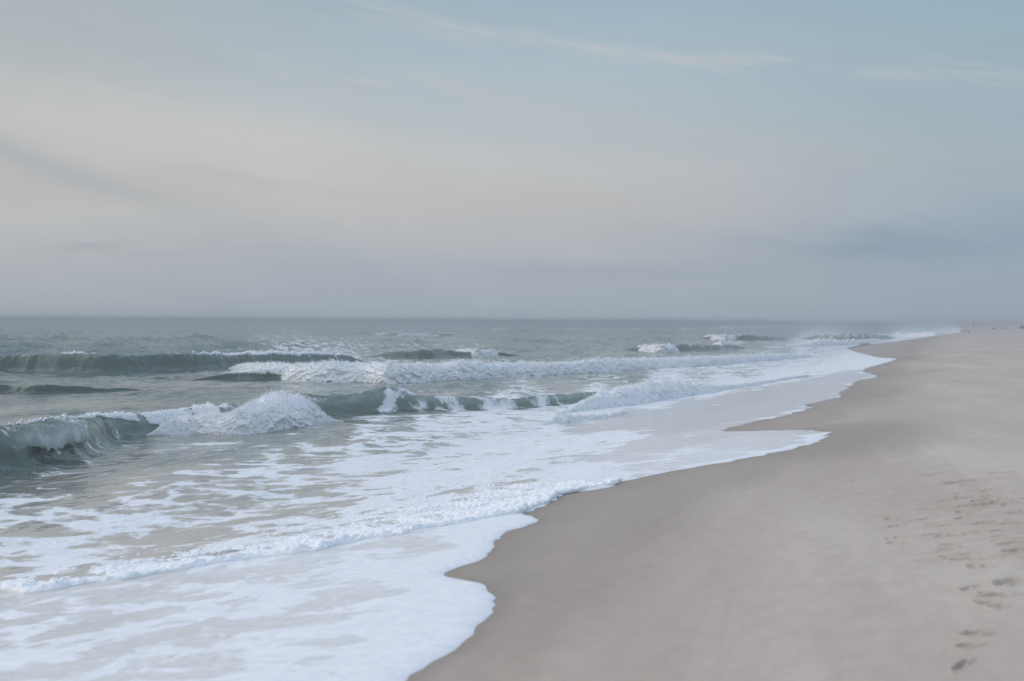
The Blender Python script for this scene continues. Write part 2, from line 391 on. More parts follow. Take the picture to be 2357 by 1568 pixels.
near_pts = [EP[0] - SV * 60 - NV * 1.0, EP[0] - SV * 20 - NV * 1.5, EP[0] - SV * 5 - NV * .6]
# gentle rounding of the traced polyline, then a small ragged wobble
EL = [EP[0]]
for a, b in zip(EP[:-1], EP[1:]):
    n = int(np.clip(np.linalg.norm(b - a) / .12, 1, 14))
    for k in range(1, n + 1): EL.append(a + (b - a) * k / n)
EL = np.array(EL)
for _ in range(2): EL[1:-1] = EL[1:-1] * .5 + (EL[:-2] + EL[2:]) * .25
_d = np.linalg.norm(EL, axis=1)
EL = EL + NV * (fbm(EL[:, 0] * 3.1, EL[:, 1] * 3.1, 4, .62, 2) * np.clip(.0045 * _d, .022, .13))[:, None]
EDGE_W = np.vstack([near_pts, EL, far_pts])
POLY = np.vstack([EDGE_W, [EDGE_W[-1] - NV * 6000, EDGE_W[0] - NV * 6000]])
def signed_dist(x, y):
    """+ inside the water, - on the dry sand (metres, capped)"""
    u, v = uv(x, y)
    out = np.where(u < -10, 3.0, -3.0)
    band = (u > -11) & (u < 2.5) & (v > -70)
    bi = np.flatnonzero(band)
    A, B = EDGE_W[:-1], EDGE_W[1:]
    for s in range(0, len(bi), 20000):
        ii = bi[s:s + 20000]; X = x[ii][:, None]; Y = y[ii][:, None]
        ab = B - A; t = ((X - A[:, 0]) * ab[:, 0] + (Y - A[:, 1]) * ab[:, 1]) / np.maximum((ab ** 2).sum(1), 1e-12)
        t = np.clip(t, 0, 1); d = np.sqrt(((X - A[:, 0] - t * ab[:, 0]) ** 2 + (Y - A[:, 1] - t * ab[:, 1]) ** 2).min(1))
        PA, PB = POLY, np.roll(POLY, -1, 0)
        c = ((PA[:, 1] > Y) != (PB[:, 1] > Y)) & (X < (PB[:, 0] - PA[:, 0]) * (Y - PA[:, 1]) / (PB[:, 1] - PA[:, 1] + 1e-12) + PA[:, 0])
        ins = c.sum(1) % 2 == 1
        out[ii] = np.where(ins, np.minimum(d, 3), -np.minimum(d, 3))
    return out

# ------------------------------------------------------------------ foam and water state, placed over the sea (x, y of the photo; cover, veil, turbidity, calm)
FIELD = np.array([
    # wash sliding up the sand, nearest
    (0, 1400, 0.43, 0.58, .8, .7), (0, 1460, 0.43, 0.58, .8, .7), (0, 1540, 0.49, 0.72, .8, .7), (200, 1420, 0.47, 0.63, .8, .7), (220, 1500, 0.43, 0.63, .8, .7), (400, 1460, 0.49, 0.70, .8, .7), (350, 1540, 0.52, 0.78, .8, .7),
    (600, 1420, 0.52, 0.81, .8, .7), (600, 1520, 0.59, 0.85, .8, .7), (800, 1360, 0.52, 0.84, .8, .7), (820, 1450, 0.62, 0.85, .8, .7), (900, 1530, 1.00, 0.95, .8, .7), (1000, 1400, 1.00, 0.95, .8, .7), (1080, 1440, 1.05, 1.00, .8, .7), (950, 1320, 0.98, 0.90, .8, .7),
    (780, 1300, 0.53, 0.81, .8, .7), (950, 1260, 0.57, 0.85, .8, .7), (1100, 1230, 0.95, 0.95, .8, .7), (1180, 1200, 1.00, 0.95, .8, .7), (560, 1320, 0.49, 0.72, .8, .7), (300, 1370, 0.43, 0.63, .8, .7), (100, 1375, 0.39, 0.53, .8, .7), (450, 1370, 0.47, 0.70, .8, .7),
    # lace between the front and the near wave
    (0, 1330, 0.30, 0.10, .8, .3), (0, 1250, 0.52, 0.09, .75, .3), (0, 1170, 0.50, 0.04, .6, .3), (0, 1125, 0.14, 0.00, .35, .3), (120, 1320, 0.30, 0.09, .8, .3), (150, 1210, 0.53, 0.05, .7, .3), (300, 1290, 0.34, 0.09, .8, .3), (330, 1210, 0.52, 0.05, .7, .3), (300, 1150, 0.33, 0.00, .6, .3), (200, 1115, 0.12, 0.00, .5, .3),
    (500, 1240, 0.47, 0.05, .7, .3), (500, 1170, 0.40, 0.03, .6, .3), (480, 1100, 0.26, 0.00, .5, .3), (400, 1060, 0.10, 0.00, .35, .4), (550, 1030, 0.10, 0.00, .35, .45), (600, 1090, 0.34, 0.00, .5, .35), (650, 1200, 0.45, 0.04, .7, .3), (700, 1140, 0.47, 0.07, .6, .3), (700, 1050, 0.30, 0.00, .5, .3),
    (800, 1190, 0.48, 0.07, .7, .3), (820, 1090, 0.66, 0.12, .6, .3), (760, 1000, 0.12, 0.00, .4, .4), (850, 1020, 0.46, 0.06, .5, .3), (940, 1140, 0.58, 0.13, .65, .3), (950, 1050, 0.64, 0.12, .6, .3), (900, 970, 0.29, 0.03, .4, .3), (1000, 985, 0.60, 0.12, .5, .3), (1100, 1090, 0.69, 0.19, .6, .3), (1100, 1010, 0.74, 0.25, .6, .35), (1100, 950, 0.64, 0.15, .5, .3),
    (1060, 1160, 0.53, 0.13, .7, .3), (1200, 1120, 0.52, 0.09, .7, .3), (1230, 1070, 0.64, 0.19, .7, .3), (1330, 1090, 0.95, 0.60, .7, .3), (1250, 1010, 0.74, 0.31, .6, .4), (1250, 960, 0.72, 0.28, .5, .4), (1180, 930, 0.57, 0.12, .4, .3), (1330, 1020, 0.76, 0.37, .7, .5), (1400, 1010, 0.84, 0.55, .7, .5),
    # thin film and tongue of wash
    (1420, 1060, .40, .66, .85, .9), (1500, 1030, .12, .55, .85, .95), (1600, 1010, .08, .50, .85, .95), (1500, 1075, .75, .80, .85, .9), (1600, 1048, .45, .80, .85, .9), (1700, 1025, .20, .72, .85, .95), (1800, 1012, .1, .60, .85, .95), (1880, 1000, .0, .32, .85, .95),
    (1350, 985, .10, .20, .9, .9), (1420, 980, .02, .12, 1.0, .95), (1480, 960, .0, .10, 1.0, .95), (1550, 980, .0, .22, .95, .95), (1600, 940, .0, .18, .9, .97), (1700, 960, .0, .30, .9, .97), (1700, 920, .0, .24, .85, .97), (1800, 930, .0, .32, .85, .97), (1850, 900, .0, .34, .8, .97), (1900, 880, .0, .38, .8, .97), (1960, 868, .0, .38, .8, .97),
    # inner surf on the right
    (1640, 905, .75, .3, .6, .4), (1500, 925, .85, .5, .6, .4), (1380, 930, .84, .5, .6, .3), (1550, 880, .86, .4, .5, .3), (1680, 880, .82, .4, .5, .3), (1800, 862, .82, .4, .5, .4), (1900, 848, .92, .6, .5, .5), (1990, 836, 1.0, .85, .6, .6), (2040, 828, 1.05, .95, .6, .6), (1850, 836, .66, .3, .45, .4), (1700, 855, .50, .12, .4, .35), (1600, 865, .42, .1, .4, .3), (1450, 872, .20, .02, .3, .3), (1300, 880, .12, 0, .25, .3),
    (1960, 818, .88, .6, .5, .5), (1900, 812, .50, .2, .4, .4), (1950, 803, .45, .4, .6, .6), (1900, 798, .5, .25, .4, .4), (1800, 805, .30, .05, .3, .3), (1850, 790, .6, .2, .3, .3), (2000, 790, .75, .5, .4, .4), (2100, 776, .8, .6, .4, .4), (2180, 768, .8, .6, .4, .4),
    # open water
    (0, 930, .0, 0, .16, .6), (200, 920, .0, 0, .16, .62), (450, 905, .0, 0, .16, .62), (0, 880, 0, 0, .05, .1), (300, 880, 0, 0, .10, .45), (600, 890, 0, 0, .12, .55), (850, 880, .02, 0, .14, .5), (1100, 890, .04, 0, .2, .3), (1000, 905, .14, 0, .25, .2), (700, 930, .06, 0, .2, .2),
    (300, 860, 0, 0, .02, .2), (700, 833, .40, .1, .1, .1), (800, 828, .34, .08, .1, .1), (900, 832, .26, .05, .1, .1), (1100, 830, .16, 0, .1, .1), (600, 830, .25, 0, .05, .1), (450, 840, .0, 0, .05, .15), (1300, 820, .04, 0, .1, .1), (1500, 815, .06, 0, .1, .1), (1700, 800, .14, 0, .15, .1), (1640, 790, .12, 0, .1, .1),
    (0, 800, 0, 0, 0, 0), (500, 790, 0, 0, 0, 0), (950, 775, .2, 0, 0, 0), (1200, 790, 0, 0, 0, 0), (1500, 770, 0, 0, 0, 0), (1800, 770, .04, 0, .05, 0), (2000, 765, .1, 0, .1, 0), (0, 745, 0, 0, 0, 0), (800, 748, 0, 0, 0, 0), (1500, 752, 0, 0, 0, 0), (2000, 752, 0, 0, 0, 0),
    (-300, 1400, .62, .5, .8, .6), (-300, 1200, .55, .1, .7, .3), (-300, 1000, .0, 0, .1, .3), (-300, 860, 0, 0, 0, .1), (300, 1650, .8, .7, .8, .7), (700, 1650, 1, .9, .8, .7), (-200, 1650, .7, .6, .8, .7)], float)
FW = unproject(FIELD[:, 0], FIELD[:, 1])
def chart(x, y):
    """flattening chart of the sea: bearing and log distance, so the far points stay apart"""
    r = np.hypot(x, y); return np.arctan2(x, y) * 4.0, 9.0 / (1 + r / 9.0) * 1.0 + .55 * np.log(r)
_fx, _fy = chart(FW[:, 0], FW[:, 1])
_py = lambda x, y: project(np.stack([x, y, np.full(np.shape(x), -.8)], -1))[1]
_FX = np.arctan2(FW[:, 0], FW[:, 1]) * 9.0; _FY = 2.2 / np.hypot(FW[:, 0], FW[:, 1]) * 22.0
def water_state(x, y):
    X = (np.arctan2(x, y) * 9.0).astype(np.float32); Y = (2.2 / np.hypot(x, y) * 22.0).astype(np.float32)
    fx, fy, fv = _FX.astype(np.float32), _FY.astype(np.float32), FIELD[:, 2:].astype(np.float32)
    res = np.zeros((len(x), 4))
    for s in range(0, len(x), 20000):
        e = s + 20000
        w = 1.0 / ((X[s:e, None] - fx) ** 2 + (Y[s:e, None] - fy) ** 2 + 4e-3) ** 2
        res[s:e] = (w @ fv) / w.sum(1)[:, None]
    return res
def water_state_grid(X, Y, k=5):
    """the same on a regular sheet: worked out on every k-th row and column, filled in between"""
    nr, nc = X.shape
    ri = np.unique(np.append(np.arange(0, nr, k), nr - 1)); ci = np.unique(np.append(np.arange(0, nc, k), nc - 1))
    c = water_state(X[np.ix_(ri, ci)].ravel(), Y[np.ix_(ri, ci)].ravel()).reshape(len(ri), len(ci), 4)
    def lerp(a, idx, n):
        q = np.arange(n); j = np.clip(np.searchsorted(idx, q, 'right') - 1, 0, len(idx) - 2)
        t = (q - idx[j]) / (idx[j + 1] - idx[j]); t = t.reshape((-1,) + (1,) * (a.ndim - 1))
        return a[j] * (1 - t) + a[j + 1] * t
    c = lerp(c, ri, nr); c = np.moveaxis(lerp(np.moveaxis(c, 1, 0), ci, nc), 0, 1)
    return c.reshape(-1, 4)

# ------------------------------------------------------------------ polar sheets
def polar(rows_px, extra_r, mid_px=None):
    az = np.radians(np.concatenate([np.arange(-180, -40, 5), np.arange(-40, -22, 1), np.arange(-22, 22, .045), np.arange(22, 40, 1), np.arange(40, 181, 5)]))
    step = rows_px / (2.2 * 1422)
    inv = np.arange(1 / 3.4, 1 / 3800, -step); r = np.concatenate([extra_r, 1 / inv, [2200, 3800] if 1 / inv[-1] < 2000 else [3800]])
    if mid_px:
        r = np.concatenate([r[r <= 45], 1 / np.arange(1 / 45, 1 / 700, -mid_px / (2.2 * 1422)), r[r > 700]])
    R, A = np.meshgrid(r, az, indexing='ij')
    return R, A, R * np.sin(A), R * np.cos(A)
def build_sea():
    R, A, X, Y = polar(.6, np.array([.4, .8, 1.3, 1.8, 2.3, 2.8]), .13)
    nr, nc = R.shape; x, y, r = X.ravel(), Y.ravel(), R.ravel()
    u, v = uv(x, y); sdist = signed_dist(x, y)
    st = water_state_grid(X, Y); foam, veil, turb, calm = st.T
    z = water_z(u)
    film = np.clip(calm * 1.6 - .75, 0, 1)
    th = .036 - .022 * film
    t = np.where(sdist > 0, th * (1 - np.exp(-sdist / .06)), np.maximum(sdist * .7, -.12))
    z = z + np.where(sdist < 2.9, t, th)
    # swell and chop, fading out on the swash
    deep = sstep(-u, 6.5, 13) * (1 - .75 * calm)
    pk = np.maximum(fbm(u * .5, v * .2, 4, .58, 1) - .12, 0)
    chop = pk * .17 + (.3 + pk * 2) * fbm(u * 1.9 + v * .3, v * .8, 3, .5, 4) * .02
    wu, wv = u + 2.5 * perlin(u * .06, v * .05, 18), v
    rdg = lambda k, l, sd: np.maximum(1 - 2.3 * np.abs(perlin(wu * k, wv * l, sd)), 0) ** 1.6
    gust = .45 + .9 * sstep(fbm(u * .02, v * .012, 2, .5, 19), -.3, .5)
    roll = fbm(u * .06, v * .025, 2, .5, 9) * .16 * sstep(-u, 20, 60) + gust * (rdg(.11, .05, 10) * .26 * sstep(-u, 22, 55) + rdg(.27, .12, 20) * .11 * sstep(-u, 16, 40) + rdg(.7, .3, 22) * .045 * sstep(-u, 14, 30))
    roll = roll * (1 - .6 * sstep(r, 500, 1200)) * (1 - .5 * np.clip(calm * 2, 0, 1))
    sh = wave_shelter(X, Y)
    z = z + deep * chop * (1 - .7 * sh) + roll * 1.8 * sstep(r, 20, 60) * (1 - .9 * sh) - .05 * sh * deep
    z = z + sstep(-u, 3.5, 6.5) * (1 - film) * (1 - deep) * fbm(u * 1.4, v * .9, 4, .55, 3) * .022
    # foam band along the edge
    band = np.exp(-np.clip(sdist, 0, 9) / np.clip(.010 * r + .02, .05, .4))
    keepfoam = 1 - film * sstep(np.hypot(x, y), 22, 27) * (1 - .55 * (fbm(x * .5, y * .5, 2, .5, 6) > .25))
    foam = np.maximum(foam, band * 1.1 * keepfoam); veil = np.maximum(veil, band * .95 * keepfoam)
    V = np.stack([x, y, z], -1)
    F = grid_faces(nr, nc)
    keep = (sdist[F].max(1) > -.15) & (sand_z(u)[F].min(1) < .3)
    V2, F2, at = compact(V, F[keep], dict(foam=foam, veil=veil, turb=turb, calm=calm, air_light=np.zeros_like(foam)))
    link('sea', mesh_from('sea', V2, F2[:, ::-1], WATER, at), kind='structure')

DENTS = []      # (x, y, half length, half width, heading, depth)
def build_beach():
    R, A, X, Y = polar(.6, np.array([.05, .3, .6, 1.0, 1.4, 1.8, 2.2, 2.6, 3.0]))
    nr, nc = R.shape; x, y, r = X.ravel(), Y.ravel(), R.ravel()
    u, v = uv(x, y); sdist = signed_dist(x, y)
    z = sand_z(u) + fbm(u * .35, v * .09, 3, .5, 12) * .02 * sstep(u, -1, 4) + fbm(u * 1.3, v * .5, 3, .5, 14) * .003
    z = z + .05 * sstep(r, 120, 300) * fbm(u * .12, v * .02, 2, .5, 15)
    stir = np.zeros_like(x)
    for (dx, dy, la, wb, hd, dep) in DENTS:
        m = np.flatnonzero((np.abs(x - dx) < la * 2.6) & (np.abs(y - dy) < la * 2.6))
        if not len(m): continue
        ca, sa = math.cos(hd), math.sin(hd)
        p = ((x[m] - dx) * ca + (y[m] - dy) * sa) / la; q = (-(x[m] - dx) * sa + (y[m] - dy) * ca) / wb
        wob = 1 + .25 * perlin(x[m] * 14, y[m] * 14, 3)
        d = np.sqrt(p ** 2 + q ** 2) * wob
        z[m] += -dep * (1 - sstep(d, .55, 1.0)) + dep * .30 * np.exp(-((d - 1.25) / .28) ** 2)
        stir[m] = np.maximum(stir[m], np.exp(-(d / 1.5) ** 2))
    wob = fbm(u * .5, v * .12, 3, .5, 17)
    wet = np.clip(1.0 - sstep((-sdist + wob * .5) / np.clip(.035 * v + .004 * v * v, .22, 1.4), .1, 2.0), 0, 1) * .8 + .2 * np.clip(1 - sstep(-sdist, .0, .2), 0, 1)
    wet = np.maximum(wet, .62 * sstep(-u + wob * .5, 1.2, 2.9)); wet = np.maximum(wet, .22 * sstep(-u + wob, -.6, 1.6))
    V = np.stack([x, y, z], -1)
    F = grid_faces(nr, nc)
    keep = sdist[F].min(1) < .8
    V2, F2, at = compact(V, F[keep], dict(wet=wet, stir=stir))
    link('beach', mesh_from('beach', V2, F2[:, ::-1], SAND, at), kind='structure')

# ------------------------------------------------------------------ footprints pressed into the sand (x, y, length px, slant, depth)
def footprints():
    g = np.random.default_rng(3)
    def dent(px, py, la, wb, hd, dep):
        P = unproject(px, py, sand_z); DENTS.append((P[0], P[1], la, wb, hd, dep))
    marks = [(2205, 1112, .22, .07, .15), (2235, 1107, .20, .06, .15), (2268, 1105, .12, .05, .1), (2130, 1091, .12, .04, .0), (2150, 1093, .08, .04, .0), (2300, 1089, .10, .03, .0), (2330, 1088, .12, .03, .05),
             (1971, 1106, .07, .04, .2), (2226, 1146, .15, .05, .2), (2262, 1153, .13, .05, .25), (2255, 1164, .22, .10, .15), (2285, 1160, .12, .06, .1), (2170, 1154, .10, .03, .35), (2188, 1150, .10, .03, .3), (2177, 1171, .08, .03, .05),
             (2214, 1180, .05, .05, .6), (2210, 1194, .07, .035, .8), (2120, 1196, .12, .03, .3), (2137, 1193, .10, .025, .25), (2152, 1206, .07, .03, .1), (2262, 1206, .13, .04, .3), (2283, 1201, .10, .03, .2), (2330, 1207, .12, .04, .2), (2300, 1222, .10, .03, .5),
             (2048, 1195, .05, .05, .1), (2060, 1194, .05, .02, .0), (2041, 1214, .04, .025, .0), (2053, 1212, .035, .03, .3), (2064, 1211, .05, .04, .2), (2055, 1251, .04, .05, .9), (2044, 1240, .03, .03, .9), (2065, 1237, .03, .03, .5),
             (2150, 1229, .14, .03, .35), (2165, 1232, .05, .03, .1), (2195, 1233, .06, .04, .7), (2182, 1235, .10, .03, .0), (2212, 1233, .07, .03, .0), (2181, 1254, .08, .03, .1), (2187, 1280, .10, .03, .15), (2218, 1277, .09, .03, .25), (2180, 1289, .12, .03, .3),
             (2220, 1290, .10, .04, -.3), (2237, 1304, .04, .04, .5), (2249, 1299, .04, .03, .2), (2255, 1289, .07, .03, .0), (2320, 1253, .10, .04, .3), (2345, 1268, .14, .05, .2), (2309, 1347, .07, .04, .5), (2330, 1340, .12, .08, .3),
             (2222, 1358, .04, .03, .8), (2236, 1352, .11, .025, .45), (2266, 1367, .04, .04, .3), (2256, 1385, .04, .03, .4), (2272, 1390, .05, .03, .2), (2288, 1399, .05, .03, 1.3), (2300, 1398, .06, .035, .9), (2290, 1372, .10, .04, .2),
             (2231, 1463, .035, .05, 1.2), (2250, 1459, .06, .04, .3), (2226, 1488, .06, .04, .2), (2207, 1536, .09, .022, 1.0), (2219, 1526, .07, .02, .9), (2340, 1180, .14, .03, .3), (2345, 1150, .16, .03, .25), (2240, 1128, .10, .03, .1), (2220, 1135, .12, .03, .1), (2275, 1130, .06, .04, .2)]
    for px, py, la, wb, hd in marks:
        dent(px, py, la, wb, hd, float(np.clip(wb * .8, .02, .045)))
    for _ in range(55):
        px = g.uniform(2130, 2390); py = g.uniform(1095, 1320)
        dent(px, py, g.uniform(.03, .11), g.uniform(.02, .04), g.normal(.25, .4), g.uniform(.006, .018))
footprints()
build_beach()

# ------------------------------------------------------------------ breaking waves
K0 = np.array([(-5, -.05), (-3.6, .16), (-2.5, .58), (-1.65, .95), (-1.2, 1.0), (-1.0, .93), (-.88, .80), (-.80, .66), (-.74, .52), (-.62, .28), (-.36, .10), (.2, .02), (1.0, -.06)], float)
K1 = np.array([(-5, -.05), (-3.6, .22), (-2.5, .68), (-1.5, .97), (-1.0, 1.0), (-.70, .93), (-.56, .74), (-.50, .48), (-.58, .49), (-.68, .42), (-.46, .15), (.05, .03), (1.0, -.06)], float)
KW = np.array([(-1.9, .2), (-1.55, .72), (-1.15, .97), (-.80, 1.0), (-.45, .87), (-.16, .52), (-.02, .18), (.03, -.14)], float)
def path_from(ctrl, step):
    """ctrl rows: px, toe_y, crest_y, extras.  Toe line laid on the sea, height solved so the crest has its height in the photo."""
    ctrl = np.array(ctrl, float)
    P = unproject(ctrl[:, 0], ctrl[:, 1])
    L = np.linalg.norm(np.diff(P[:, :2], axis=0), axis=1).sum()
    n = max(int(L / step), 24)
    full = crom(np.hstack([P[:, :2], ctrl]), n)
    pos = full[:, :2]; cx = full[:, 2:]
    s = np.concatenate([[0], np.cumsum(np.linalg.norm(np.diff(pos, axis=0), axis=1))])
    tan = np.gradient(pos, axis=0)
    k = max(3, n // 30) | 1; ker = np.hanning(k + 2)[1:-1]; ker /= ker.sum()
    tan = np.stack([np.convolve(np.pad(tan[:, i], k // 2, mode='edge'), ker, 'valid') for i in (0, 1)], -1)
    tan /= np.linalg.norm(tan, axis=1)[:, None]
    front = np.stack([tan[:, 1], -tan[:, 0]], -1)
    z0 = water_z(uv(pos[:, 0], pos[:, 1])[0])
    return s, pos, tan, front, z0, cx, ctrl
def solve_height(pos, front, z0, ctrl, back=1.1):
    cxs, cys = ctrl[:, 0], ctrl[:, 2]
    o = np.argsort(cxs); h = np.full(len(pos), .5)
    for _ in range(12):
        c = pos - front * (np.asarray(back) * h)[:, None]
        px, _y = project(np.column_stack([c, z0 + h]))
        cy = np.interp(px, cxs[o], cys[o])
        d = rays(px, cy); dist = np.hypot(c[:, 0], c[:, 1]); hd = np.hypot(d[:, 0], d[:, 1])
        z = CAM[2] + d[:, 2] / hd * dist
        h = .5 * h + .5 * np.clip(z - z0, .02, 2.0)
    return h
import bmesh
def ico(level):
    bm = bmesh.new(); bmesh.ops.create_icosphere(bm, subdivisions=level, radius=1)
    r = np.array([v.co for v in bm.verts]), np.array([[v.index for v in f.verts] for f in bm.faces]); bm.free()
    return r
ICO1 = ico(1)
def puffs(P, size):
    n = len(P); bv, bf = ICO1
    ax = rng.uniform(.65, 1.5, (n, 1, 3)); lump = 1 + .22 * rng.normal(size=(n, len(bv), 1))
    V = P[:, None] + bv[None] * lump * ax * size[:, None, None]
    return V.reshape(-1, 3), (bf[None] + (np.arange(n) * len(bv))[:, None, None]).reshape(-1, 3)
def wave_body(parent, ctrl, step, m=70, caps=None, lace=0.0, name='wave_face', back=1.1, endtaper=.12, seed=0, rough=1.0):
    """ctrl extras: curl, foam, aer"""
    s, pos, tan, front, z0, cx, c = path_from(ctrl, step)
    h = solve_height(pos, front, z0, c, back + (np.clip(cx[:, 6], 0, 2) if cx.shape[1] > 6 else 0))
    tp = sstep(s / s[-1], 0, endtaper) * sstep(1 - s / s[-1], 0, endtaper)
    h = h * (.12 + .88 * tp)
    if cx.shape[1] > 6:
        pos = pos - front * (np.clip(cx[:, 6], 0, 2) * h)[:, None]
    curl = np.clip(cx[:, 3], 0, 1); foam = np.clip(cx[:, 4], 0, 1.1); air_light = np.clip(cx[:, 5], 0, 1)
    t = np.linspace(0, 1, m)
    A0, A1 = crom_even(K0, m), crom_even(K1, m)
    prof = A0[None] * (1 - curl[:, None, None]) + A1[None] * curl[:, None, None]        # n,m,2
    n = len(s)
    S = np.repeat(s[:, None], m, 1); Tt = np.repeat(t[None], n, 0)
    hh = h[:, None]
    a = prof[..., 0] * hh; b = prof[..., 1] * hh
    # ragged lip where it pitches over
    lip = np.exp(-((Tt - .56) / .07) ** 2) * curl[:, None]
    b = b + lip * (fbm(S * 2.2, S * 0 + seed, 4, .6, 21) * .08 - .02) * hh
    a = a + lip * fbm(S * 1.7, S * 0 + 3 + seed, 3, .5, 23) * .10 * hh
    # ripples running up the face
    amp = hh * .05 * rough * np.clip(1.1 - 1.2 * np.abs(Tt - .5), .1, 1)
    b = b + amp * (fbm(S * 1.1 + a * .8, a * 2.6, 4, .55, 31 + seed) + .4 * fbm(S * 5, a * 7, 2, .5, 33 + seed))
    b = b + hh * .10 * rough * fbm(S * .45, S * 0 + 7 + seed, 3, .5, 35) * np.clip(b / hh, 0, 1)
    X = pos[:, None, 0] + front[:, None, 0] * a; Y = pos[:, None, 1] + front[:, None, 1] * a
    Z = z0[:, None] + b
    V = np.stack([X, Y, Z], -1).reshape(-1, 3)
    top = sstep(prof[..., 1], .62, 1.0) * (Tt > .25)
    curtain = np.exp(-((Tt - .51) / .065) ** 2) * curl[:, None]
    fo = foam[:, None] * (.5 + .5 * sstep(Tt, .2, .5)) + 0 * S
    fo = np.maximum(fo * (1 - curtain), lace * top)
    air_lit = np.clip(np.maximum(curtain * .75, air_light[:, None] * np.exp(-((Tt - .54) / .18) ** 2)), 0, 1)  # see-through brightness of the lip sheet put into colour, with aerated face
    st = water_state(V[:, 0], V[:, 1])
    edge = (1 - sstep(Tt, .0, .2)).ravel() + sstep(Tt, .82, 1).ravel()
    att = dict(foam=np.maximum(fo.ravel() * (1 - edge), st[:, 0] * np.clip(edge, 0, 1)), veil=np.clip(curtain * (.40 + .22 * fbm(S * 5, Tt * 4, 3, .55, 37 + seed)) + .25 * air_lit * (.5 + .6 * fbm(S * 3, Tt * 5, 3, .6, 38 + seed)), 0, 1).ravel(), turb=st[:, 2] * (.15 + .85 * np.clip(edge, 0, 1)), calm=np.full(len(V), .45), air_light=air_lit.ravel())  # on the curtain the veil paints translucent paleness as milky colour
    child(name, parent, V, grid_faces(n, m)[:, ::-1], WATER, att)
    WAVES.append(np.column_stack([pos, h])[::max(1, n // 60)])
    if caps:      # torn foam tumbling from the crest: rows of px, reach down the face, number, size
        cp = np.array(caps[0], float); N, dsz = caps[1], caps[2]
        px = cx[:, 0]; reach = np.interp(px, cp[:, 0], cp[:, 1])
        w = np.clip(reach, 0, None) * np.clip(.5 + 1.4 * fbm(s * 1.4, s * 0 + seed, 3, .6, 83), 0, 2); i = rng.choice(n, N, p=w / w.sum())
        tt = .30 + reach[i] * rng.beta(1.0, 1.1, N); j = np.clip((tt * m).astype(int), 0, m - 1)
        P = V.reshape(n, m, 3)[i, j]; P[:, :2] += front[i] * (rng.uniform(0, .05, N) * h[i])[:, None]
        P[:, 2] += rng.exponential(.02, N) * h[i] + dsz * .4
        sz = np.minimum(rng.gamma(2.0, .5, N), 2.4) * dsz
        pv, pf = puffs(P, sz)
        child('crest_foam', parent, pv, pf, FOAM, kind='stuff')
    return s, pos, front, z0, h
WAVES = []
OCT_V = np.array([(1, 0, 0), (-1, 0, 0), (0, 1, 0), (0, -1, 0), (0, 0, 1), (0, 0, -1)], float)
OCT_F = np.array([(0, 2, 4), (2, 1, 4), (1, 3, 4), (3, 0, 4), (2, 0, 5), (1, 2, 5), (3, 1, 5), (0, 3, 5)])
def drops(P, size, stretch=None):
    n = len(P); q = rng.normal(size=(n, 6, 3)) * .22 + OCT_V
    sc = size[:, None, None] * np.ones((n, 1, 3))
    if stretch is not None: sc = sc * stretch[:, None, :]
    V = P[:, None, :] + q * sc
    F = OCT_F[None] + (np.arange(n) * 6)[:, None, None]
    return V.reshape(-1, 3), F.reshape(-1, 3)
